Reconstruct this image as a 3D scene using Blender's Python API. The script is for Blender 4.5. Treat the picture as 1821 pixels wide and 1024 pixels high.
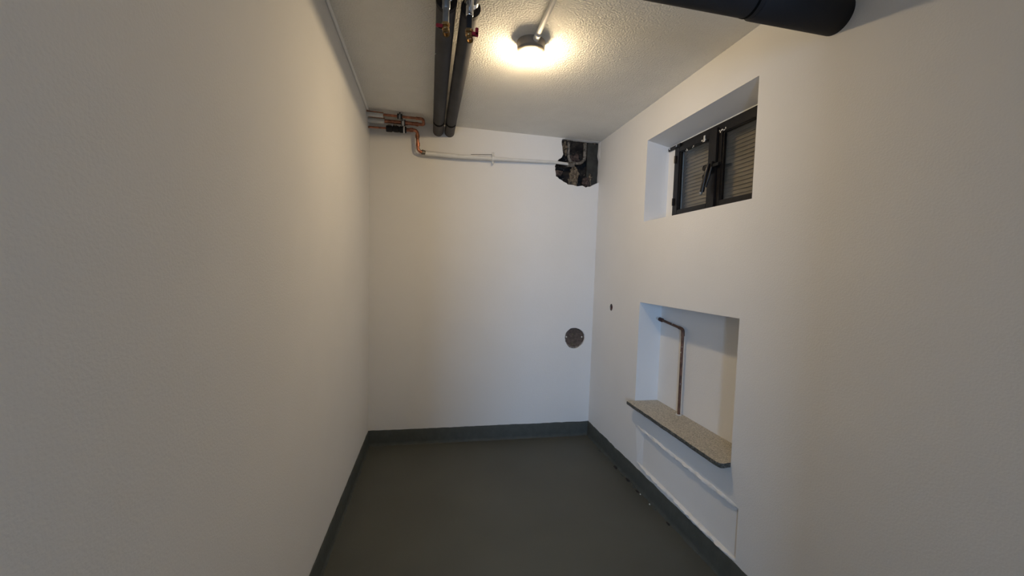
import bpy, bmesh, math, random
from mathutils import Vector, Matrix, noise
random.seed(7)
sc = bpy.context.scene
col = sc.collection
for o in list(bpy.data.objects):
    bpy.data.objects.remove(o)

# ------------------------------------------------------------------ camera
cam = bpy.data.cameras.new('camera')
co = bpy.data.objects.new('camera', cam); col.objects.link(co)
cam.sensor_width = 36.0; cam.sensor_fit = 'HORIZONTAL'
cam.lens = 709.3636 * 36.0 / 1821.0
cam.clip_start = 0.02
R = Vector((0.97881629, -0.20172605, 0.03500379))
U = Vector((-0.02528479, 0.05055699, 0.99840106))
F = Vector((0.20317319, 0.97813628, -0.04438540))
M = Matrix((R, U, -F)).transposed().to_4x4()
M.translation = (0, 0, 1.34307)
co.matrix_world = M
sc.camera = co

# ------------------------------------------------------------------ light, world, exposure
w = bpy.data.worlds.new('world'); sc.world = w; w.use_nodes = True
bg = w.node_tree.nodes['Background']
bg.inputs[0].default_value = (0.55, 0.68, 1.0, 1); bg.inputs[1].default_value = 0.3

DAY_POWER = 74.0
def area(name, loc, target, sx, sy, power, color, spread=180):
    l = bpy.data.lights.new(name, 'AREA'); l.shape = 'RECTANGLE'; l.size = sx; l.size_y = sy
    l.energy = power; l.color = color; l.spread = math.radians(spread)
    o = bpy.data.objects.new(name, l); col.objects.link(o); o.location = loc
    d = Vector(target) - Vector(loc)
    o.rotation_euler = d.to_track_quat('-Z', 'Y').to_euler()
    return o
# daylight from a window in the hallway, reaching the room through the doorway behind the camera
area('hallway_daylight', (-0.82, -2.40, 1.30), (0.60, 2.0, 1.20), 0.42, 1.30, DAY_POWER, (0.38, 0.62, 1.0))
BULB_STRENGTH = 288.0
BULB_COLOR = (1.0, 0.76, 0.46)

vs = sc.view_settings
vs.view_transform = 'Standard'; vs.look = 'None'; vs.gamma = 1.0; vs.use_curve_mapping = False
vs.exposure = 0.0

# ------------------------------------------------------------------ materials
def mat(name, color, rough=0.6, metal=0.0, bump=0.0, bscale=200.0, var=0.0, vscale=6.0, color2=None,
        spots=None, detail=3.0, bdist=0.002, emit=None, trans=None, ior=None, stretch=None, spec=None):
    m = bpy.data.materials.new(name); m.use_nodes = True
    nt = m.node_tree; n = nt.nodes; L = nt.links; b = n['Principled BSDF']
    b.inputs['Base Color'].default_value = (*color, 1)
    b.inputs['Roughness'].default_value = rough; b.inputs['Metallic'].default_value = metal
    if spec is not None: b.inputs['Specular IOR Level'].default_value = spec
    tc = n.new('ShaderNodeTexCoord'); src = tc.outputs['Object']
    if stretch:
        mp = n.new('ShaderNodeMapping'); mp.inputs['Scale'].default_value = stretch
        L.new(src, mp.inputs[0]); src = mp.outputs[0]
    cur = None
    if var or color2:
        t = n.new('ShaderNodeTexNoise'); t.inputs['Scale'].default_value = vscale; t.inputs['Detail'].default_value = detail
        L.new(src, t.inputs['Vector'])
        r = n.new('ShaderNodeValToRGB'); L.new(t.outputs[0], r.inputs[0])
        c2 = color2 or tuple(c * (1 - var) for c in color)
        r.color_ramp.elements[0].position = 0.35; r.color_ramp.elements[1].position = 0.65
        r.color_ramp.elements[0].color = (*c2, 1); r.color_ramp.elements[1].color = (*color, 1)
        cur = r.outputs[0]
    for sp in (spots or []):            # (colour, scale, threshold, width)
        t = n.new('ShaderNodeTexNoise'); t.inputs['Scale'].default_value = sp[1]; t.inputs['Detail'].default_value = 1.0
        L.new(src, t.inputs['Vector'])
        r = n.new('ShaderNodeMapRange'); r.inputs['From Min'].default_value = sp[2]; r.inputs['From Max'].default_value = sp[2] + sp[3]
        L.new(t.outputs[0], r.inputs[0])
        mx = n.new('ShaderNodeMix'); mx.data_type = 'RGBA'
        L.new(r.outputs[0], mx.inputs['Factor'])
        if cur: L.new(cur, mx.inputs['A'])
        else: mx.inputs['A'].default_value = (*color, 1)
        mx.inputs['B'].default_value = (*sp[0], 1)
        cur = mx.outputs['Result']
    if cur: L.new(cur, b.inputs['Base Color'])
    if bump:
        t = n.new('ShaderNodeTexNoise'); t.inputs['Scale'].default_value = bscale; t.inputs['Detail'].default_value = 4
        L.new(src, t.inputs['Vector'])
        bp = n.new('ShaderNodeBump'); bp.inputs['Strength'].default_value = bump; bp.inputs['Distance'].default_value = bdist
        L.new(t.outputs[0], bp.inputs['Height']); L.new(bp.outputs[0], b.inputs['Normal'])
    if emit:
        b.inputs['Emission Color'].default_value = (*emit[0], 1); b.inputs['Emission Strength'].default_value = emit[1]
    return m

plaster = mat('white_plaster', (0.83, 0.82, 0.80), 0.85, bump=0.35, bscale=170, bdist=0.002, var=0.02, vscale=3)
rough_plaster = mat('rough_white_plaster', (0.83, 0.82, 0.80), 0.85, bump=0.7, bscale=60, bdist=0.006, var=0.05, vscale=14)
ceiling_mat = mat('textured_ceiling_paint', (0.88, 0.865, 0.81), 0.8, bump=1.0, bscale=120, bdist=0.006, var=0.03, vscale=8)
caulk = mat('caulk', (0.94, 0.93, 0.90), 0.6, bump=0.2, bscale=80)
floor_mat = mat('grey_floor_paint', (0.084, 0.088, 0.077), 0.55, bump=0.5, bscale=260, bdist=0.0015, var=0.12, vscale=2.5, spec=0.35)
skirt_mat = mat('grey_upstand_paint', (0.072, 0.080, 0.074), 0.6, bump=0.5, bscale=60, bdist=0.003, var=0.15, vscale=20, spec=0.3)
black_foam = mat('black_foam_insulation', (0.016, 0.0155, 0.018), 0.75, bump=0.2, bscale=300, spec=0.4)
grey_foam = mat('charcoal_foam_insulation', (0.045, 0.044, 0.048), 0.7, bump=0.25, bscale=200, bdist=0.001, var=0.25, vscale=9)
sleeve_foam = mat('grey_foam_sleeve', (0.075, 0.068, 0.068), 0.7, bump=0.25, bscale=200, bdist=0.001, var=0.2, vscale=15)
dark_tape = mat('dark_joint_tape', (0.003, 0.003, 0.003), 0.9, spec=0.1)
steel = mat('galvanised_steel', (0.34, 0.36, 0.38), 0.42, 0.8, bump=0.2, bscale=90, var=0.3, vscale=40)
chrome = mat('chrome', (0.72, 0.72, 0.73), 0.15, 1.0)
brass = mat('brass', (0.55, 0.36, 0.16), 0.3, 0.95, var=0.4, vscale=80)
red_plastic = mat('red_plastic', (0.33, 0.012, 0.025), 0.4)
copper = mat('copper', (0.52, 0.21, 0.12), 0.34, 0.8, color2=(0.20, 0.085, 0.05), vscale=38, bump=0.1, bscale=90)
dull_copper = mat('dull_copper', (0.20, 0.10, 0.065), 0.5, 0.5, color2=(0.10, 0.055, 0.04), vscale=45, spots=[((0.75, 0.73, 0.68), 70, 0.74, 0.03)])
dark_cap = mat('dark_brown_cap', (0.055, 0.022, 0.018), 0.5)
solder = mat('soldered_joint', (0.22, 0.20, 0.17), 0.45, 0.6, var=0.4, vscale=100)
white_pipe = mat('white_painted_pipe', (0.72, 0.72, 0.70), 0.5, var=0.08, vscale=20)
bakelite = mat('dark_lamp_base', (0.28, 0.24, 0.19), 0.5)
bulb_mat = mat('lit_bulb', (1, 1, 1), 0.4, emit=(BULB_COLOR, BULB_STRENGTH))
granite = mat('speckled_granite', (0.50, 0.465, 0.395), 0.5, color2=(0.35, 0.33, 0.28), vscale=120, detail=2, bump=0.15, bscale=150,
              spots=[((0.05, 0.045, 0.04), 330, 0.60, 0.05), ((0.75, 0.70, 0.58), 260, 0.62, 0.05)])
granite_edge = mat('rough_granite_edge', (0.11, 0.11, 0.10), 0.7, color2=(0.04, 0.045, 0.04), vscale=90, bump=0.8, bscale=120, bdist=0.004,
                   spots=[((0.45, 0.42, 0.36), 200, 0.66, 0.04)])
window_steel = mat('black_window_steel', (0.012, 0.010, 0.010), 0.38, 0.3, var=0.4, vscale=40, bump=0.3, bscale=80)
hardware = mat('dark_hardware', (0.035, 0.032, 0.03), 0.3, 0.7, var=0.3, vscale=60)
flake = mat('white_paint_fleck', (0.75, 0.73, 0.66), 0.7)
slat_mat = mat('taupe_slat', (0.27, 0.24, 0.20), 0.7, var=0.15, vscale=12)
concrete = mat('shaft_concrete', (0.30, 0.29, 0.27), 0.9, bump=0.6, bscale=30, var=0.2, vscale=9)
cavity_mat = mat('dark_masonry', (0.045, 0.038, 0.032), 0.95, color2=(0.012, 0.010, 0.010), vscale=28, detail=6, bump=1.0, bscale=60, bdist=0.01,
                 spots=[((0.16, 0.12, 0.09), 55, 0.66, 0.06)])
old_board = mat('grey_board', (0.050, 0.050, 0.044), 0.9, color2=(0.028, 0.028, 0.025), vscale=20, bump=0.4, bscale=60)
old_mortar = mat('crumbly_mortar', (0.27, 0.215, 0.15), 0.95, color2=(0.035, 0.026, 0.02), vscale=75, detail=5, bump=1.0, bscale=90, bdist=0.01)
rubble_mat = mat('pinkish_rubble', (0.15, 0.105, 0.09), 0.95, color2=(0.022, 0.016, 0.015), vscale=70, detail=5, bump=1.0, bscale=90, bdist=0.008)
old_pipe = mat('paint_smeared_old_pipe', (0.25, 0.225, 0.19), 0.7, color2=(0.045, 0.038, 0.03), vscale=55, detail=4, bump=0.4, bscale=90)
cover_mat = mat('brown_cover', (0.115, 0.088, 0.074), 0.7, color2=(0.065, 0.048, 0.040), vscale=50, detail=4, bump=0.6, bscale=90, bdist=0.003,
                spots=[((0.12, 0.115, 0.06), 30, 0.68, 0.06)])
hole_rim = mat('chipped_hole_edge', (0.30, 0.27, 0.24), 0.9, color2=(0.10, 0.09, 0.08), vscale=60, bump=0.8, bscale=80, bdist=0.005)
orange_tube = mat('dark_red_conduit', (0.09, 0.035, 0.03), 0.6)

def glass_mat():
    m = bpy.data.materials.new('window_glass'); m.use_nodes = True
    nt = m.node_tree; n = nt.nodes; L = nt.links; n.remove(n['Principled BSDF'])
    tr = n.new('ShaderNodeBsdfTransparent'); tr.inputs[0].default_value = (0.95, 0.95, 0.93, 1)
    gl = n.new('ShaderNodeBsdfGlossy'); gl.inputs['Roughness'].default_value = 0.12
    lw = n.new('ShaderNodeLayerWeight'); lw.inputs['Blend'].default_value = 0.5
    pw = n.new('ShaderNodeMath'); pw.operation = 'POWER'; pw.inputs[1].default_value = 4.0
    L.new(lw.outputs['Facing'], pw.inputs[0])
    fr = n.new('ShaderNodeMath'); fr.operation = 'MULTIPLY_ADD'; fr.inputs[1].default_value = 0.9; fr.inputs[2].default_value = 0.04
    L.new(pw.outputs[0], fr.inputs[0])
    mx = n.new('ShaderNodeMixShader')
    L.new(fr.outputs[0], mx.inputs[0]); L.new(tr.outputs[0], mx.inputs[1]); L.new(gl.outputs[0], mx.inputs[2])
    L.new(mx.outputs[0], n['Material Output'].inputs[0])
    return m
glass = glass_mat()

# ------------------------------------------------------------------ helpers
def obj(name, bm, m, parent=None, smooth=False):
    bmesh.ops.recalc_face_normals(bm, faces=bm.faces)
    me = bpy.data.meshes.new(name); bm.to_mesh(me); bm.free()
    me.materials.append(m)
    if smooth:
        for p in me.polygons: p.use_smooth = True
        me.set_sharp_from_angle(angle=math.radians(40))
    o = bpy.data.objects.new(name, me); col.objects.link(o)
    if parent: o.parent = parent; o.matrix_parent_inverse = parent.matrix_world.inverted()
    return o
def tag(o, label, cat, group=None):
    o['label'] = label; o['category'] = cat
    if group: o['group'] = group
    return o
def thing(name, label, cat, loc, group=None):
    o = bpy.data.objects.new(name, None); col.objects.link(o); o.location = loc
    o.matrix_world = Matrix.Translation(loc); o.empty_display_size = 0.05
    return tag(o, label, cat, group)
def struct(o, label=None):
    o['kind'] = 'structure'
    if label: o['label'] = label
    return o
def box(bm, x0, x1, y0, y1, z0, z1, bev=0.0):
    b2 = bmesh.new(); bmesh.ops.create_cube(b2, size=1)
    for v in b2.verts:
        v.co = Vector(((x0 + x1) / 2 + v.co.x * (x1 - x0), (y0 + y1) / 2 + v.co.y * (y1 - y0), (z0 + z1) / 2 + v.co.z * (z1 - z0)))
    if bev: bmesh.ops.bevel(b2, geom=b2.edges[:], offset=bev, segments=2, affect='EDGES')
    t = bpy.data.meshes.new('t'); b2.to_mesh(t); b2.free(); bm.from_mesh(t); bpy.data.meshes.remove(t)
    return bm
def nbox(*a, **k): return box(bmesh.new(), *a, **k)
def bend(pts, r, n=6):
    """round the corners of a polyline"""
    pts = [Vector(p) for p in pts]; out = [pts[0]]
    for i in range(1, len(pts) - 1):
        a, b, c = pts[i - 1], pts[i], pts[i + 1]
        rr = min(r, (a - b).length * .48, (c - b).length * .48)
        p0 = b + (a - b).normalized() * rr; p1 = b + (c - b).normalized() * rr
        for k in range(n + 1):
            t = k / n; out.append(p0 * (1 - t) ** 2 + b * 2 * t * (1 - t) + p1 * t * t)
    out.append(pts[-1]); return out
def tube(bm, pts, r, seg=16, caps=True, wob=0.0):
    pts = [Vector(p) for p in pts]; rings = []
    radii = r if isinstance(r, (list, tuple)) else [r] * len(pts)
    d = (pts[1] - pts[0]).normalized(); a = d.orthogonal().normalized()
    for i, p in enumerate(pts):
        if i == 0: t = pts[1] - p
        elif i == len(pts) - 1: t = p - pts[i - 1]
        else: t = (pts[i + 1] - p).normalized() + (p - pts[i - 1]).normalized()
        t.normalize(); a = (a - t * a.dot(t)).normalized(); b = t.cross(a)
        ring = []
        for k in range(seg):
            an = 2 * math.pi * k / seg; rad = radii[i]
            dv = a * math.cos(an) + b * math.sin(an)
            if wob: rad *= 1 + wob * noise.noise((p + dv * rad) * 60)
            ring.append(bm.verts.new(p + dv * rad))
        rings.append(ring)
    for i in range(len(rings) - 1):
        for k in range(seg):
            bm.faces.new((rings[i][k], rings[i][(k + 1) % seg], rings[i + 1][(k + 1) % seg], rings[i + 1][k]))
    if caps:
        bm.faces.new(rings[0][::-1]); bm.faces.new(rings[-1])
    return bm
def ntube(*a, **k): return tube(bmesh.new(), *a, **k)
def sleeve(bm, p0, p1, ro, ri, seg=28):
    """hollow tube with annular ends"""
    p0 = Vector(p0); p1 = Vector(p1); d = (p1 - p0).normalized(); a = d.orthogonal().normalized(); b = d.cross(a)
    R4 = []
    for p, r in ((p0, ro), (p1, ro), (p1, ri), (p0, ri)):
        R4.append([bm.verts.new(p + (a * math.cos(2 * math.pi * k / seg) + b * math.sin(2 * math.pi * k / seg)) * r) for k in range(seg)])
    for j in range(4):
        A, B = R4[j], R4[(j + 1) % 4]
        for k in range(seg): bm.faces.new((A[k], A[(k + 1) % seg], B[(k + 1) % seg], B[k]))
    return bm
def blob(bm, c, s, amp=0.25, fr=25, sub=3, seed=0):
    r = bmesh.ops.create_icosphere(bm, subdivisions=sub, radius=1)
    for v in r['verts']:
        q = v.co.copy(); n_ = 1 + amp * noise.noise(Vector((q.x * s[0], q.y * s[1], q.z * s[2])) * fr + Vector((seed, seed * 2, 0)))
        v.co = Vector((c[0] + q.x * s[0] * n_, c[1] + q.y * s[1] * n_, c[2] + q.z * s[2] * n_))
    return bm
def holed_face(bm, outer, holes, fn, bottoms):
    """flat face with holes; each hole gets reveals to its own depth. fn(u,v,d)->xyz; bottoms[i]=(depth, cap, shrink fn)"""
    edges = []; loops = []
    for lp in [outer] + holes:
        vs_ = [bm.verts.new(fn(u, v, 0)) for u, v in lp]
        for i in range(len(vs_)): edges.append(bm.edges.new((vs_[i], vs_[(i + 1) % len(vs_)])))
        loops.append(vs_)
    bmesh.ops.triangle_fill(bm, use_beauty=True, use_dissolve=False, edges=edges)
    for lp, vs_, (depth, cap, inner) in zip(holes, loops[1:], bottoms):
        il = inner or lp
        w_ = [bm.verts.new(fn(u, v, depth)) for u, v in il]
        k = len(vs_)
        for i in range(k): bm.faces.new((vs_[i], vs_[(i + 1) % k], w_[(i + 1) % k], w_[i]))
        if cap: bm.faces.new(w_)
    return loops

H = 2.4; XL = -0.4346; XR = 1.322; YB = 3.061; YR = -0.35; HB = 0.115

# ------------------------------------------------------------------ room shell
bm = nbox(-1.6, 1.75, -3.0, YB + 0.3, -0.15, 0.0)
struct(obj('floor', bm, floor_mat))
bm = nbox(-1.6, 1.62, -3.0, YB + 0.3, H, H + 0.15)
struct(obj('ceiling', bm, ceiling_mat))

# left wall: very slightly out of true
def left_x(y, z):
    if y < 1.6: return XL
    t = (y - 1.6) / (YB - 1.6)
    return XL + t * (0.018 * (1 - z / H) - 0.012 * (z / H))
bm = bmesh.new()
outer = [(YR, 0), (1.6, 0), (YB, 0), (YB, H), (1.6, H), (YR, H)]
front = [bm.verts.new((left_x(y, z), y, z)) for y, z in outer]
back = [bm.verts.new((XL - 0.2, y, z)) for y, z in outer]
def ngon(vs_):
    es = []
    for i in range(len(vs_)):
        e = bm.edges.get((vs_[i], vs_[(i + 1) % len(vs_)])) or bm.edges.new((vs_[i], vs_[(i + 1) % len(vs_)])); es.append(e)
    bmesh.ops.triangle_fill(bm, use_beauty=True, edges=es)
ngon(front); ngon(back)
for i in range(len(outer)):
    j = (i + 1) % len(outer); bm.faces.new((front[i], front[j], back[j], back[i]))
struct(obj('wall_left', bm, plaster))

# rear wall behind the camera
bm = nbox(-1.6, -0.40, YR - 0.12, YR, 0, H)
box(bm, 0.32, 1.62, YR - 0.12, YR, 0, H); box(bm, -0.40, 0.32, YR - 0.12, YR, 2.03, H)
struct(obj('wall_rear', bm, plaster))
bm = nbox(-1.6, -1.5, -2.9, YR - .12, 0, H); box(bm, 1.3, 1.4, -2.9, YR - .12, 0, H); box(bm, -1.6, 1.4, -3.0, -2.9, 0, H)
struct(obj('wall_hallway', bm, plaster))

# back wall with the broken-out corner cavity and the round hole
cav = [(0.995, 2.372), (0.999, 2.392), (1.026, 2.3985), (1.064, 2.3992), (1.137, 2.3985), (1.225, 2.3992), (1.316, 2.398), (1.318, 2.35), (1.315, 2.293), (1.319, 2.25),
       (1.316, 2.202), (1.319, 2.16), (1.317, 2.119), (1.316, 2.075), (1.28, 2.056), (1.265, 2.047), (1.251, 2.035), (1.232, 2.037), (1.212, 2.028), (1.196, 2.037), (1.182, 2.041),
       (1.160, 2.036), (1.138, 2.032), (1.118, 2.037), (1.104, 2.04), (1.080, 2.041), (1.06, 2.041), (1.047, 2.052), (1.026, 2.059), (1.004, 2.073), (0.986, 2.079), (0.973, 2.092), (0.959, 2.097),
       (0.957, 2.12), (0.950, 2.148), (0.952, 2.16), (0.947, 2.175), (0.953, 2.188), (0.958, 2.196), (0.958, 2.213), (0.971, 2.222), (0.978, 2.236), (0.987, 2.237), (1.002, 2.25), (1.012, 2.275),
       (1.006, 2.30), (1.002, 2.333), (0.997, 2.35)]
cav = [(x + .0035 if x > 1.29 else x, z) for x, z in cav]
RH = (1.173, 0.809, 0.085)
rh = []
for k in range(40):
    a = 2 * math.pi * k / 40; r = RH[2] * (1 + 0.025 * math.sin(3 * a + 1) + 0.02 * random.uniform(-1, 1))
    rh.append((RH[0] + r * math.cos(a), RH[1] + r * math.sin(a)))
rh_in = [(RH[0] + (u - RH[0]) * 0.97, RH[1] + (v - RH[1]) * 0.97) for u, v in rh]
bm = bmesh.new()
outer = [(XL - 0.05, 0), (XR + 0.002, 0), (XR + 0.002, H), (XL - 0.05, H)]
holed_face(bm, outer, [cav, rh], lambda u, v, d: (u, YB + d, v), [(0.035, False, [(u + 0.004 * random.uniform(-1, 1), v + 0.004 * random.uniform(-1, 1)) for u, v in cav]), (0.022, False, rh_in)])
box(bm, XL - 0.05, 0.90, YB + 0.10, YB + 0.3, 0, H)
struct(obj('wall_back', bm, plaster))
# dark masonry lining the cavity
bm = bmesh.new()
NX, NZ = 44, 44; grid = []
for i in range(NX + 1):
    rowv = []
    for j in range(NZ + 1):
        x = 0.90 + 0.46 * i / NX; z = 1.98 + 0.42 * j / NZ
        e = min(i, NX - i, j, NZ - j) / 6.0; e = min(1, e)
        dep = 0.03 + 0.10 * e
        q = Vector((x, 0, z))
        dep += 0.022 * noise.noise(q * 22) + 0.012 * noise.noise(q * 55)
        # masonry courses
        zz = (z * 1.0) % 0.075
        if zz < 0.012: dep += 0.010
        rowv.append(bm.verts.new((x, YB + max(dep, 0.028), z)))
    grid.append(rowv)
for i in range(NX):
    for j in range(NZ):
        bm.faces.new((grid[i][j], grid[i + 1][j], grid[i + 1][j + 1], grid[i][j + 1]))
o = obj('wall_cavity_lining', bm, cavity_mat, smooth=True); struct(o, 'dark rough masonry exposed inside the broken-out corner of the back wall')

# right wall: window opening, shelf niche, shallow recessed patch, small round hole
WY0, WY1, WZ0, WZ1 = 1.46, 2.33, 1.68, 2.188
NY0, NY1, NZ0, NZ1 = 1.488, 2.328, 0.508, 1.168
win = [(WY0, WZ0), (WY1, WZ0), (WY1, WZ1), (WY0, WZ1)]
win_in = [(WY0, WZ0 + 0.012), (WY1, WZ0 + 0.012), (WY1, 2.158), (WY0, 2.158)]
nic = [(NY0, NZ0), (NY1, NZ0), (NY1, NZ1), (NY0, NZ1)]
SH = (2.733, 1.095, 0.024)
sh = [(SH[0] + SH[2] * (1 + .08 * random.uniform(-1, 1)) * math.cos(2 * math.pi * k / 20), SH[1] + SH[2] * 1.08 * math.sin(2 * math.pi * k / 20)) for k in range(20)]
pt_top = [(1.43 + 0.87 * k / 16, 0.356 + 0.018 * k / 16 + 0.003 * random.uniform(-1, 1)) for k in range(17)]
pt_bot = [(1.43 + 0.84 * k / 16, 0.122 + 0.026 * k / 16) for k in range(17)]
patch = pt_bot + pt_top[::-1]
patch_in = [(min(y, 2.22 - .3 * (y < 0)), z + 0.006) for y, z in pt_bot] + [(min(y, 2.22), z - 0.004) for y, z in pt_top[::-1]]
bm = bmesh.new()
outer = [(YR, 0), (YB + 0.01, 0), (YB + 0.01, H), (YR, H)]
holed_face(bm, outer, [win, nic, sh, patch], lambda u, v, d: (XR + d, u, v),
           [(0.155, False, win_in), (0.158, True, None), (0.03, False, None), (0.012, True, patch_in)])
# plaster rebate around the steel frame, and the outer part of the opening
ring_o = win_in; ring_i = [(1.525, WZ0 + 0.03), (2.265, WZ0 + 0.03), (2.265, 2.153), (1.525, 2.153)]
A = [bm.verts.new((XR + 0.155, u, v)) for u, v in ring_o]; B = [bm.verts.new((XR + 0.157, u, v)) for u, v in ring_i]
Cc = [bm.verts.new((XR + 0.29, u, v)) for u, v in ring_i]
for i in range(4):
    j = (i + 1) % 4
    bm.faces.new((A[i], A[j], B[j], B[i])); bm.faces.new((B[i], B[j], Cc[j], Cc[i]))
struct(obj('wall_right', bm, plaster))
# solid masonry behind the plastered face
bm = bmesh.new()
for (y0, y1, z0, z1) in ((YR, 1.40, 0, H), (2.42, YB, 0, H), (1.40, 2.42, 2.28, H), (1.40, 2.42, 1.25, 1.60)):
    box(bm, XR + 0.06, XR + 0.29, y0, y1, z0, z1)
box(bm, XR + 0.19, XR + 0.29, 1.40, 2.42, 0, 1.25)
struct(obj('wall_right_core', bm, concrete))
# light shaft outside the window
bm = nbox(1.95, 2.05, 1.2, 2.6, 1.2, 3.2)
box(bm, 1.612, 2.05, 2.6, 2.7, 1.2, 3.2); box(bm, 1.612, 2.05, 1.1, 1.2, 1.2, 3.2); box(bm, 1.612, 2.05, 1.1, 2.7, 1.1, 1.2)
struct(obj('wall_light_shaft', bm, concrete))

# caulk line where ceiling meets left wall
pts = [(left_x(y, H) + 0.007, y, H - 0.004) for y in [0.0 + 3.05 * k / 40 for k in range(41)]]
struct(obj('trim_1', ntube(pts, [0.0085 + 0.0015 * noise.noise(Vector(p) * 5) for p in pts], 8), caulk), 'thin pale caulk bead along the ceiling above the left wall')

# ------------------------------------------------------------------ painted skirting upstands
def upstand(name, path, nrm, th=0.006, top=HB, amp=0.0025, label=None):
    """path: points on the wall foot; nrm(i): direction into the room"""
    bm = bmesh.new(); rows = []
    for i, p in enumerate(path):
        p = Vector(p); n_ = Vector(nrm)
        hz = top + amp * noise.noise(p * 14) * 1.6 + amp * 0.5 * noise.noise(p * 50)
        prof = [(0, 0), (th + 0.010 + 0.007 * noise.noise(p * 30), 0.0), (th + 0.003 + 0.003 * noise.noise(p * 40 + Vector((3, 1, 0))), 0.010), (th, 0.024), (th, hz - 0.004), (th * 0.6, hz), (0, hz)]
        rows.append([bm.verts.new(p + n_ * d + Vector((0, 0, z))) for d, z in prof])
    for i in range(len(rows) - 1):
        for k in range(len(rows[0]) - 1):
            bm.faces.new((rows[i][k], rows[i + 1][k], rows[i + 1][k + 1], rows[i][k + 1]))
    for r_ in (rows[0], rows[-1]): bm.faces.new(r_)
    return struct(obj(name, bm, skirt_mat, smooth=True), label)
upstand('baseboard_left', [(left_x(y, 0.05), y, 0) for y in [YR + (YB - YR) * k / 220 for k in range(221)]], (1, 0, 0), label='dark grey painted upstand along the foot of the left wall')
upstand('baseboard_back', [(XL + (XR - XL) * k / 160, YB, 0) for k in range(161)], (0, -1, 0), label='dark grey painted upstand along the foot of the back wall')
upstand('baseboard_right', [(XR, YR + (YB - YR) * k / 400, 0) for k in range(401)], (-1, 0, 0), top=0.114, amp=0.004, label='dark grey painted upstand along the foot of the right wall')
# lumps of dried paint in the right floor joint
bbr = bpy.data.objects['baseboard_right']
for k, (y, s) in enumerate([(2.62, .008), (2.50, .011), (2.40, .009), (2.33, .012), (2.26, .010), (2.20, .008), (2.02, .009), (1.88, .007), (2.76, .008)]):
    bm = blob(bmesh.new(), (XR - 0.020 - 0.004 * (k % 3), y, 0.002), (s * 0.8, s * 2.2, s * 0.5), 0.6, 60, 2, k)
    obj('paint_lump', bm, black_foam if k % 2 else skirt_mat, bbr, True)
for y, lab in ((2.165, 'pale crumb of filler in the right floor joint, the farther of two'), (2.06, 'pale crumb of filler in the right floor joint, the nearer of two')):
    tag(obj('filler_crumb', blob(bmesh.new(), (XR - .026, y, .003), (.003, .0055, .004), .5, 60, 2, 3), flake, None, True), lab, 'debris', 'pale crumbs in the floor joint')

# plaster ridges of the patched opening below the shelf
def ridge(name, y0, y1, z0, z1, th, hh, m, label, amp=0.004):
    bm = bmesh.new(); rows = []
    for i in range(61):
        t = i / 60; y = y0 + (y1 - y0) * t; z = z0 + (z1 - z0) * t; q = Vector((0, y, z))
        d = th * (1 + 0.7 * noise.noise(q * 22) + 0.35 * noise.noise(q * 70)) * min(1, 6 * t + .15, 6 * (1 - t) + .15); dz = amp * noise.noise(q * 25 + Vector((5, 0, 0)))
        prof = [(0, hh), (d * .6, hh * .75), (d, hh * .2), (d * .9, -hh * .35), (0, -hh * .55)]
        rows.append([bm.verts.new((XR - a * (1 + .5 * noise.noise(Vector((b_ * 90, y * 40, z)))) + 0.002, y, z + b_ * (1 + .5 * noise.noise(q * 31)) + dz)) for a, b_ in prof])
    for i in range(60):
        for k in range(4): bm.faces.new((rows[i][k], rows[i + 1][k], rows[i + 1][k + 1], rows[i][k + 1]))
    return struct(obj(name, bm, m, smooth=True), label)
ridge('trim_2', 1.43, 2.315, 0.357, 0.378, 0.011, 0.013, rough_plaster, 'rough plaster ridge running below the stone shelf')
ridge('trim_3', 1.43, 2.275, 0.122, 0.150, 0.014, 0.009, rough_plaster, 'lower plaster ledge just above the dark upstand')

# ------------------------------------------------------------------ window
win_root = bpy.data.objects.new('window_1', None); col.objects.link(win_root)
win_root.location = (1.477, 1.895, 1.70); bpy.context.view_layer.update(); struct(win_root, 'low black steel cellar window with two sashes in a deep white reveal')
XF = 1.477; FZ0, FZ1 = 1.70, 2.153; FY0, FY1 = 1.525, 2.268
def frame_bm(y0, y1, z0, z1, wl, wr, wb, wt, x0, x1):
    bm = bmesh.new()
    box(bm, x0, x1, y0, y0 + wr, z0, z1, .0015); box(bm, x0, x1, y1 - wl, y1, z0, z1, .0015)
    box(bm, x0, x1, y0 + wr, y1 - wl, z0, z0 + wb, .0015); box(bm, x0, x1, y0 + wr, y1 - wl, z1 - wt, z1, .0015)
    return bm
obj('window_frame', frame_bm(FY0, FY1, FZ0, FZ1, .022, .022, .022, .026, XF, XF + 0.035), window_steel, win_root)
YM = 1.895
for k, (y0, y1) in enumerate(((YM + 0.006, FY1 - 0.020), (FY0 + 0.020, YM - 0.006))):
    wl, wr = (.035, .048) if k == 0 else (.042, .035)
    s = obj('sash', frame_bm(y0, y1, FZ0 + .018, FZ1 - .024, wl, wr, .028, .030, XF - 0.006, XF + 0.022), window_steel, win_root)
    s['label'] = 'far sash, wholly in view' if k == 0 else 'near sash, cut by the picture edge'
    g = obj('pane', nbox(XF + 0.010, XF + 0.014, y0 + wr - .004, y1 - wl + .004, FZ0 + .042, FZ1 - .050), glass, s)
    bd = bmesh.new()  # glazing bead
    gy0, gy1, gz0, gz1 = y0 + wr, y1 - wl, FZ0 + .046, FZ1 - .054
    for a in (((gy0, gz0), (gy1, gz0)), ((gy1, gz0), (gy1, gz1)), ((gy1, gz1), (gy0, gz1)), ((gy0, gz1), (gy0, gz0))):
        tube(bd, [(XF + .006, a[0][0], a[0][1]), (XF + .006, a[1][0], a[1][1])], .0035, 6)
    obj('glazing_bead', bd, hardware, s)
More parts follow.
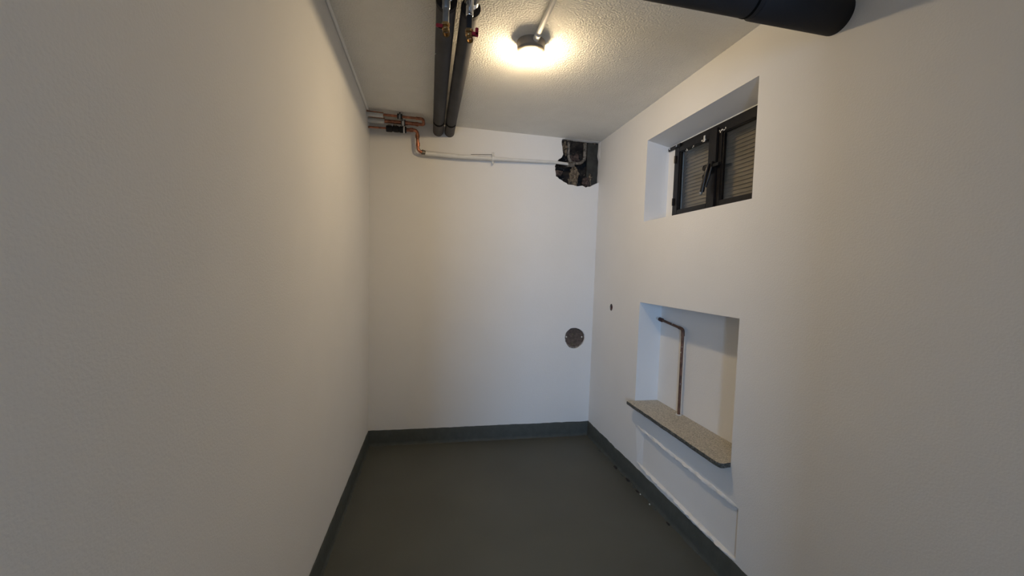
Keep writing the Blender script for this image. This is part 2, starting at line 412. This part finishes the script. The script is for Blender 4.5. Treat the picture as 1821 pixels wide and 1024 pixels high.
# meeting stile cover
obj('meeting_stile', nbox(XF - 0.018, XF - 0.004, YM - 0.024, YM + 0.020, FZ0 + .014, FZ1 - .022, bev=.003), window_steel, win_root)
# hinges on the far jamb
for z in (1.80, 2.06):
    obj('hinge', ntube([(XF - .010, 2.247, z - .022), (XF - .010, 2.247, z + .022)], .006, 10), hardware, win_root, True)
# espagnolette: cross bar, two eyelets, hanging lever with knob
lk = obj('window_catch', nbox(XF - 0.030, XF - 0.016, 1.835, 1.955, 1.925, 1.941, bev=.002), hardware, win_root)
box_bm = nbox(XF - .034, XF - .014, 1.878, 1.912, 1.895, 1.955, bev=.003); obj('catch_plate', box_bm, hardware, lk)
for (y, z) in ((1.948, 1.936), (1.946, 1.888)):
    bm = bmesh.new(); pts = [(XF - .024, y + .013 * math.cos(a), z + .013 * math.sin(a)) for a in [2 * math.pi * k / 16 for k in range(17)]]
    tube(bm, pts, .0042, 8, caps=False); obj('eyelet', bm, hardware, lk, True)
lev = obj('lever', ntube([(XF - .036, 1.900, 1.945), (XF - .046, 1.905, 1.90), (XF - .050, 1.925, 1.800)], [.008, .009, .012], 12), hardware, lk, True)
obj('lever_rod', ntube([(XF - .034, 1.880, 1.925), (XF - .040, 1.890, 1.87), (XF - .046, 1.905, 1.822)], .006, 10), hardware, lk, True)
bm = bmesh.new(); blob(bm, (XF - .056, 1.926, 1.794), (.009, .009, .010), 0); obj('knob', bm, steel, lk, True)
# drying paint flecks on the top rail
for (y0_, y1_, z_, n_) in ((1.975, 2.012, 2.098, 7), (1.822, 1.872, 2.108, 8), (2.075, 2.09, 2.092, 2), (2.13, 2.15, 2.088, 3)):
    for k in range(n_):
        y = y0_ + (y1_ - y0_) * (k + .5) / n_; s_ = random.uniform(.002, .0042)
        o = obj('paint_fleck', blob(bmesh.new(), (XF - .0065, y, z_ + random.uniform(-.005, .005)), (.0015, s_, s_ * 1.3), .4, 200, 1, k), flake, win_root)
obj('paint_fleck', nbox(XF - .020, XF - .017, 1.966, 1.976, 2.085, 2.118), flake, win_root)
# bracket at the top far corner
obj('corner_bracket', nbox(XF - 0.012, XF + .002, 2.20, 2.325, 2.128, 2.150, bev=.003), hardware, win_root)
for (y, z) in ((2.30, 2.139), (2.23, 2.139)):
    obj('bolt', ntube([(XF - .018, y, z), (XF - .010, y, z)], .006, 8), chrome, win_root, True)
# slatted grille outside the glass
gr = thing('slatted_grille', 'taupe slatted grille outside the glass of the cellar window', 'grille', (1.545, 1.895, 1.70)); bpy.context.view_layer.update()
obj('grille_frame', frame_bm(1.526, 2.264, 1.711, 2.152, .014, .014, .010, .010, 1.538, 1.560), window_steel, gr)
base = None
for k in range(20):
    z = 1.728 + 0.0212 * k
    if base is None:
        bm = bmesh.new()
        prof = [(-.0042, -.0115), (-.0030, -.0118), (.0050, .0105), (.0038, .0108)]
        a = [bm.verts.new((p, -.355, q)) for p, q in prof]; b_ = [bm.verts.new((p, .355, q)) for p, q in prof]
        for i in range(4): bm.faces.new((a[i], a[(i + 1) % 4], b_[(i + 1) % 4], b_[i]))
        bm.faces.new(a); bm.faces.new(b_)
        s = obj('slat', bm, slat_mat); base = s
    else:
        s = base.copy(); col.objects.link(s)
    s.parent = gr; s.matrix_parent_inverse = Matrix.Identity(4)
    s.location = (0.004, 0, z - 1.70)

# ------------------------------------------------------------------ stone shelf in the niche
bm = bmesh.new()
SX0, SX1, SZ0, SZ1 = 1.262, 1.482, 0.508, 0.529
out = [(SX1, NY0 + .001), (SX1, NY1 - .001), (XR, NY1 - .001)]
out += [(SX0, NY1 - 0.001 - 0.002)]
for k in range(1, 30):
    y = (NY1) + (NY0 + 0.012 - NY1) * k / 30; out.append((SX0 + 0.0016 * random.uniform(-1, 1), y))
out += [(SX0 + .003, NY0 + 0.008), (SX0 + .010, NY0 - 0.001), (SX0 + .022, NY0 - .003), (XR - .012, NY0 + .001)]
rows = []
for z, ins in ((SZ0, .003), (SZ0 + .006, 0.0), (SZ1 - .002, 0.0), (SZ1, .0015)):
    rows.append([bm.verts.new((x + (ins if x < XR - .02 else 0), y, z)) for x, y in out])
n_ = len(out)
for r in range(3):
    for i in range(n_): bm.faces.new((rows[r][i], rows[r][(i + 1) % n_], rows[r + 1][(i + 1) % n_], rows[r + 1][i]))
bm.faces.new(rows[0]); bm.faces.new(rows[3])
shelf = obj('stone_shelf', bm, granite)
shelf.data.materials.append(granite_edge)
for p in shelf.data.polygons:
    if abs(p.normal.z) < 0.8 or p.center.z < SZ0 + .002: p.material_index = 1
tag(shelf, 'speckled beige granite slab forming the shelf at the bottom of the wall niche', 'shelf')
# copper pipe rising from the shelf
cp = thing('copper_pipe', 'thin dull copper pipe rising from the stone shelf and bending to the niche side', 'pipe', (1.455, 2.060, 0.529)); bpy.context.view_layer.update()
obj('riser', ntube(bend([(1.455, 2.060, .529), (1.455, 2.062, 1.034), (1.452, 2.285, 1.062)], .022), .0078, 14), dull_copper, cp, True)
obj('elbow', ntube(bend([(1.455, 2.060, .995), (1.455, 2.062, 1.034), (1.4545, 2.10, 1.0385)], .022), .0098, 14), dull_copper, cp, True)
obj('end_fitting', ntube([(1.452, 2.270, 1.060), (1.4515, 2.300, 1.0635)], .0125, 14), dark_cap, cp, True)
obj('wall_stub', ntube([(1.4515, 2.298, 1.0635), (1.450, 2.329, 1.067)], .009, 14), white_pipe, cp, True)
bm = sleeve(bmesh.new(), (1.455, 2.060, .529), (1.455, 2.060, .533), .017, .0085); obj('collar', bm, white_pipe, cp, True)

# small round hole in right wall with its conduit
o = obj('hole_lining', sleeve(bmesh.new(), (XR + .001, SH[0], SH[1]), (XR + .05, SH[0], SH[1]), .0275, .022), hole_rim, None, True); struct(o, 'chipped lining of the small round hole in the right wall')
cd = thing('flush_conduit', 'dark reddish conduit end in the small round hole of the right wall', 'conduit', (XR + .03, SH[0], SH[1])); bpy.context.view_layer.update()
obj('conduit_tube', sleeve(bmesh.new(), (XR + .006, SH[0] + .002, SH[1] - .002), (XR + .05, SH[0] + .002, SH[1] - .002), .0155, .012), orange_tube, cd, True)
obj('conduit_plug', ntube([(XR + .018, SH[0], SH[1]), (XR + .052, SH[0], SH[1])], .022), dark_cap, cd, True)

# round cover in the back wall
cv = thing('round_cover', 'brown round cover plate recessed low in the back wall by the right corner', 'cover', (RH[0], YB + .02, RH[1])); bpy.context.view_layer.update()
bm = bmesh.new(); rings = []
for r, d in ((.0, .010), (.02, .011), (.045, .012), (.060, .012), (.066, .008), (.072, .008), (.078, .013), (.090, .014), (.090, .03)):
    if r == 0: c0 = bm.verts.new((RH[0], YB + d, RH[1])); rings.append(None); continue
    rings.append([bm.verts.new((RH[0] + r * math.cos(2 * math.pi * k / 48), YB + d + .0012 * noise.noise(Vector((r * 90, k * .5, 0))), RH[1] + r * math.sin(2 * math.pi * k / 48))) for k in range(48)])
for i in range(1, len(rings)):
    for k in range(48):
        if i == 1: bm.faces.new((c0, rings[1][k], rings[1][(k + 1) % 48]))
        else: bm.faces.new((rings[i - 1][k], rings[i - 1][(k + 1) % 48], rings[i][(k + 1) % 48], rings[i][k]))
obj('cover_plate', bm, cover_mat, cv, True)
for x in (-.070, .062):
    obj('screw', blob(bmesh.new(), (RH[0] + x, YB + .007, RH[1] + .008), (.006, .004, .007), .2, 80, 2), flake, cv, True)
bm = bmesh.new(); pts = [(RH[0] + .078 * math.cos(a), YB + .010, RH[1] + .078 * math.sin(a)) for a in [math.pi * (-.85 + .7 * k / 12) for k in range(13)]]
tube(bm, pts, [.002 + .005 * math.sin(math.pi * k / 12) for k in range(13)], 8, wob=.3); obj('plaster_remnant', bm, hole_rim, cv, True)

# ------------------------------------------------------------------ things in the broken-out corner
def T(o, l, c, g=None): return tag(o, l, c, g)
up = thing('old_drain_trap', 'paint-smeared U-shaped old pipe inside the wall cavity', 'pipe', (1.14, YB + .06, 2.23)); bpy.context.view_layer.update()
obj('bend_pipe', ntube(bend([(1.075, YB + .055, 2.400), (1.072, YB + .055, 2.30), (1.085, YB + .050, 2.232), (1.155, YB + .050, 2.222), (1.212, YB + .055, 2.25), (1.214, YB + .06, 2.400)], .05, 8), .0125, 14, wob=.5), old_pipe, up, True)
obj('pipe_socket', ntube([(1.055, YB + .040, 2.206), (1.115, YB + .048, 2.216)], [.020, .022], 16, wob=.3), old_pipe, up, True)
T(obj('crumbling_post', blob(bmesh.new(), (1.125, YB + .050, 2.108), (.036, .026, .082), .9, 45, 4, 3), old_mortar, None, True), 'crumbly yellowish mortar column under the U-shaped pipe in the cavity', 'mortar')
T(obj('mortar_lump', blob(bmesh.new(), (1.145, YB + .088, 2.270), (.046, .022, .032), .9, 50, 3, 7), rubble_mat, None, True), 'pinkish mortar lump cradled in the U-shaped pipe', 'mortar')
T(obj('mortar_lump', blob(bmesh.new(), (1.036, YB + .045, 2.338), (.020, .022, .050), .9, 45, 3, 9), old_mortar, None, True), 'yellowish mortar lump at the upper left of the cavity', 'mortar')
T(obj('rubble_piece', blob(bmesh.new(), (1.232, YB + .050, 2.078), (.028, .026, .040), .9, 50, 3, 11), rubble_mat, None, True), 'pinkish rubble lump at the bottom of the cavity, right of the mortar column', 'rubble')
T(obj('rubble_piece', blob(bmesh.new(), (1.268, YB + .055, 2.112), (.016, .020, .046), .9, 50, 3, 13), old_mortar, None, True), 'rightmost tall rubble lump at the foot of the grey board', 'rubble')
T(obj('rubble_piece', blob(bmesh.new(), (0.990, YB + .050, 2.135), (.036, .022, .022), .9, 50, 3, 15), rubble_mat, None, True), 'dark reddish rubble lump at the lower left of the cavity', 'rubble')
bm = nbox(1.232, 1.330, YB + .046, YB + .060, 2.02, 2.399)
bmesh.ops.subdivide_edges(bm, edges=bm.edges[:], cuts=8)
for v in bm.verts: v.co.y += .004 * noise.noise(v.co * 30)
T(obj('grey_board', bm, old_board), 'dark grey upright board at the right side of the wall cavity', 'board')

# ------------------------------------------------------------------ white pipe along the back wall
wp = thing('white_pipe', 'long white painted pipe running along the back wall into the cavity', 'pipe', (.45, YB - .03, 2.178)); bpy.context.view_layer.update()
PW = [(-.065, YB - .045, 2.172), (.2, YB - .043, 2.170), (.445, YB - .040, 2.178), (.7, YB - .034, 2.188), (.95, YB - .020, 2.200), (1.06, YB + .030, 2.209)]
obj('pipe_run', ntube(PW, [.018, .0165, .0145, .0120, .0115, .0115], 18), white_pipe, wp, True)
cl = obj('pipe_clamp', sleeve(bmesh.new(), (.436, YB - .040, 2.178), (.454, YB - .040, 2.178), .0235, .0145), white_pipe, wp, True)
obj('clamp_stud', ntube([(.445, YB - .040, 2.196), (.445, YB - .036, 2.224)], .0085, 10), white_pipe, cl, True)
obj('clamp_stud', ntube([(.445, YB - .040, 2.160), (.445, YB - .038, 2.142)], .0085, 10), white_pipe, cl, True)
obj('clamp_stud', ntube([(.445, YB - .022, 2.178), (.445, YB + .002, 2.178)], .005, 10), white_pipe, cl, True)
obj('wire', ntube([(.28, YB - .024, 2.199), (.44, YB - .022, 2.213)], .0016, 6), hardware, wp)

# ------------------------------------------------------------------ copper manifold in the upper left corner
def pipe_thing(name, label, loc): 
    t = thing(name, label, 'pipe', loc); bpy.context.view_layer.update(); return t
lx = left_x(2.9, 2.35)
# upper loop: comes from the left wall, runs right, turns back below
m1 = pipe_thing('copper_loop', 'thin copper pipe looping from the left wall and back under the ceiling', (-.2, 2.93, 2.37))
obj('upper_run', ntube([(-.337, 2.90, 2.372), (-.10, 2.90, 2.372)], .0085, 14), copper, m1, True)
obj('return_bend', ntube(bend([(-.12, 2.90, 2.372), (-.072, 2.90, 2.372), (-.066, 2.985, 2.362), (-.12, 2.985, 2.362)], .02), .0105, 14), copper, m1, True)
obj('lower_run', ntube([(-.11, 2.985, 2.362), (-.337, 2.985, 2.360)], .0125, 14), copper, m1, True)
for x in (-.125, -.20): 
    obj('joint_ring', ntube([(x, 2.985, 2.361), (x + .02, 2.985, 2.361)], .0150, 14), copper, m1, True)
e1 = obj('white_section', ntube([(lx - .004, 2.90, 2.366), (-.337, 2.90, 2.366)], .015, 14), white_pipe, m1, True)
obj('white_section', ntube([(lx - .004, 2.985, 2.356), (-.337, 2.985, 2.356)], .0185, 14), white_pipe, m1, True)
for (y, z) in ((2.90, 2.383), (2.985, 2.3765)):
    obj('thin_line', ntube([(lx, y - .008, z), (-.335, y - .008, z - .001)], .0035, 8), copper, m1, True)
# ceiling hanger with two lined clamps
hg = thing('pipe_hanger', 'dark threaded hanger rod with lined clamps holding the copper pipes', 'hanger', (-.222, 2.95, H)); bpy.context.view_layer.update()
obj('rod', ntube([(-.228, 2.90, H), (-.228, 2.90, 2.37)], .004, 8), hardware, hg)
obj('clamp', sleeve(bmesh.new(), (-.244, 2.90, 2.372), (-.212, 2.90, 2.372), .0175, .0085), black_foam, hg, True)
obj('clamp_band', sleeve(bmesh.new(), (-.234, 2.90, 2.372), (-.222, 2.90, 2.372), .0190, .0170), steel, hg, True)
obj('clamp_link', nbox(-.226, -.208, 2.902, 2.975, 2.366, 2.374), steel, hg)
obj('clamp', sleeve(bmesh.new(), (-.224, 2.985, 2.361), (-.196, 2.985, 2.361), .0215, .0125), black_foam, hg, True)
obj('clamp_band', sleeve(bmesh.new(), (-.218, 2.985, 2.361), (-.202, 2.985, 2.361), .0230, .0210), white_pipe, hg, True)
obj('rod', ntube([(-.212, 2.985, 2.345), (-.212, 2.985, 2.325)], .005, 8), steel, hg)
# valve line with black lined valve body, elbow down to the white pipe
m2 = pipe_thing('copper_down_pipe', 'copper pipe with a black insulated valve that drops down to the white pipe', (-.1, 2.99, 2.3))
obj('inlet', ntube([(left_x(2.99, 2.3) - .003, 2.992, 2.310), (-.32, 2.992, 2.314)], .0065, 12), copper, m2, True)
vb = obj('valve_body', ntube([(-.326, 2.99, 2.311), (-.322, 2.99, 2.311), (-.287, 2.99, 2.312), (-.285, 2.99, 2.312), (-.278, 2.99, 2.312), (-.276, 2.99, 2.313), (-.242, 2.99, 2.314), (-.240, 2.99, 2.314), (-.234, 2.99, 2.314), (-.232, 2.99, 2.314), (-.190, 2.99, 2.315), (-.187, 2.99, 2.315)],
    [.018, .0225, .0225, .018, .018, .0225, .0225, .019, .019, .0225, .0225, .018], 20), black_foam, m2, True)
obj('valve_band', sleeve(bmesh.new(), (-.208, 2.99, 2.3145), (-.198, 2.99, 2.3145), .0240, .0215), white_pipe, vb, True)
obj('valve_cap', ntube([(-.265, 2.985, 2.333), (-.265, 2.983, 2.341)], .014, 14), solder, vb, True)
obj('valve_cap', ntube([(-.305, 2.985, 2.332), (-.305, 2.983, 2.339)], .010, 14), solder, vb, True)
run = bend([(-.19, 2.99, 2.316), (-.112, 2.99, 2.322), (-.104, 2.998, 2.178), (-.055, 3.014, 2.172)], .03)
obj('drop_run', ntube(run, .0115, 16), copper, m2, True)
for a in ([(-.165, 2.99, 2.318), (-.140, 2.99, 2.320)], [(-.111, 2.992, 2.290), (-.110, 2.993, 2.268)], [(-.106, 2.996, 2.235), (-.105, 2.997, 2.212)]):
    obj('joint_ring', ntube(a, .0145, 16), copper, m2, True)
obj('coupling', ntube([(-.078, 3.006, 2.175), (-.056, 3.014, 2.172)], .0175, 16), solder, m2, True)

# ------------------------------------------------------------------ two insulated pipes under the ceiling
YJ = 2.83
def duct(xn, xf, r, yn, label, side):
    t = pipe_thing('insulated_pipe', label, ((xn + xf) / 2, 2.3, 2.35)); zc = 2.3535 - 0.001
    obj('insulation', sleeve(bmesh.new(), (xn, yn, zc), (xf, YJ, zc), r, r * .55, 32), grey_foam, t, True)
    obj('end_sleeve', sleeve(bmesh.new(), (xf, YJ + .018, zc), (xf, YB + .02, zc), r * 1.0, r * .55, 32), sleeve_foam, t, True)
    obj('joint_tape', sleeve(bmesh.new(), (xf, YJ - .004, zc), (xf, YJ + .024, zc), r * 1.022, r * .5, 32), dark_tape, t, True)
    obj('black_end', sleeve(bmesh.new(), (xn, yn - .002, zc), (xn, yn + .02, zc), r * 1.04, r * .6, 32), black_foam, t, True)
    mp = obj('metal_pipe', ntube([(xn, YR, zc), (xn, yn + .06, zc)], r * .48, 20), steel, t, True)
    obj('flange', ntube([(xn, yn - .060, zc), (xn, yn - .035, zc)], r * .75, 20), chrome, mp, True)
    return t
PA = (0.037, 0.036, 0.0385); PB = (0.131, 0.119, 0.0365)
t1 = duct(PA[0], PA[1], PA[2], 1.575, 'left one of two charcoal insulated pipes under the ceiling', 0)
t2 = duct(PB[0], PB[1], PB[2], 1.600, 'right one of two charcoal insulated pipes under the ceiling, nearer the lamp', 1)
# drain valves with red levers hanging just in front of the insulation ends
def drain(x, y, zt, zb, label, lever, sleeve_m, top_m):
    t = thing('drain_valve', label, 'valve', (x, y, zb), 'drain valves on the insulated pipes'); bpy.context.view_layer.update()
    zm = zt - .070
    obj('drop_tube', ntube([(x, y, zm + .004), (x, y, zb + .026)], .0115, 16), sleeve_m, t, True)
    obj('tube_collar', ntube([(x, y, zt), (x, y, zm), (x, y, zm - .004)], [.0145, .0145, .012], 16), top_m, t, True)
    obj('valve_nut', ntube([(x, y, zb + .028), (x, y, zb + .018)], .0150, 6), brass, t)
    obj('valve_body', blob(bmesh.new(), (x, y, zb + .010), (.0135, .0125, .012), 0), brass, t, True)
    obj('outlet', sleeve(bmesh.new(), (x + .002, y, zb + .002), (x + .003, y - .010, zb - .014), .0125, .0085), brass, t, True)
    obj('stem', ntube([(x, y, zb + .011), (x + lever * .026, y - .002, zb + .011)], .005, 10), hardware, t, True)
    bm = nbox(min(x + lever * .010, x + lever * .034), max(x + lever * .010, x + lever * .034), y - .010, y - .002, zb + .008, zb + .020, bev=.002)
    if lever > 0: box(bm, x + .022, x + .034, y - .010, y - .002, zb + .004, zb + .036, bev=.002)
    obj('red_lever', bm, red_plastic, t)
    return t
drain(0.034, 1.500, 2.345, 2.193, 'brass drain valve with red lever on a grey tube under the left insulated pipe', -1, steel, steel)
drain(0.120, 1.520, 2.345, 2.195, 'brass drain valve with a red upright lever under the right insulated pipe', 1, black_foam, chrome)
tc_ = nbox(-.0035, .0035, -.014, .014, -.0008, .0008); o = obj('tape_scrap', tc_, flake, t1); o.location = Vector((-.004, 1.93, 2.323)); o.rotation_euler = (0, -.9, .35)
# ------------------------------------------------------------------ thick black pipe crossing near the camera
bp_ = pipe_thing('thick_black_pipe', 'thick black insulated pipe crossing under the ceiling at the top right', (.9, 1.14, 2.24))
obj('insulation', ntube([(XL + .002, 1.140, 2.238), (1.00, 1.140, 2.238)], .056, 36), black_foam, bp_, True)
obj('insulation', ntube([(1.00, 1.140, 2.238), (1.004, 1.140, 2.238), (XR + .003, 1.140, 2.238)], [.0575, .060, .060], 36), black_foam, bp_, True)
obj('joint_seam', ntube([(.975, 1.140, 2.238), (.983, 1.140, 2.238)], .0572, 36), dark_tape, bp_, True)
for x in (.35,):
    obj('hanger_band', sleeve(bmesh.new(), (x - .01, 1.14, 2.238), (x + .01, 1.14, 2.238), .0625, .056, 32), steel, bp_, True)
    obj('hanger_rod', ntube([(x, 1.14, 2.30), (x, 1.14, H)], .004, 8), steel, bp_)

# ------------------------------------------------------------------ ceiling lamp and its conduit
LX, LY = 0.434, 1.850
lamp = thing('ceiling_lamp', 'small round ceiling lamp, lit, with a dark base and a glowing opal cover', 'lamp', (LX, LY, H)); bpy.context.view_layer.update()
bm = ntube([(LX, LY, H), (LX, LY, H - .008), (LX, LY, H - .034), (LX, LY, H - .042)], [.066, .066, .064, .054], 32)
obj('lamp_base', bm, bakelite, lamp, True)
hb_ = obj('diffuser_collar', ntube([(LX + .004, LY + .012, H - .036), (LX + .006, LY + .024, H - .045)], [.032, .034], 28), bakelite, lamp, True)
bl = blob(bmesh.new(), (LX + .008, LY + .032, H - .054), (.051, .050, .0215), 0, sub=4); obj('opal_diffuser', bl, bulb_mat, lamp, True)
cn = thing('cable_conduit', 'white cable conduit running on the ceiling to the lamp', 'conduit', (LX + .01, 1.4, H - .012)); bpy.context.view_layer.update()
obj('conduit_tube', ntube([(LX + .008, YR, H - .0125), (LX + .008, LY - .050, H - .0125)], .0115, 14), white_pipe, cn, True)
obj('conduit_nipple', ntube([(LX + .008, LY - .100, H - .0145), (LX + .008, LY - .050, H - .0145)], .0145, 14), white_pipe, cn, True)
for y in (1.45, 0.9, 0.3): obj('clip', nbox(LX - .008, LX + .024, y - .006, y + .006, H - .026, H, bev=.002), white_pipe, cn)
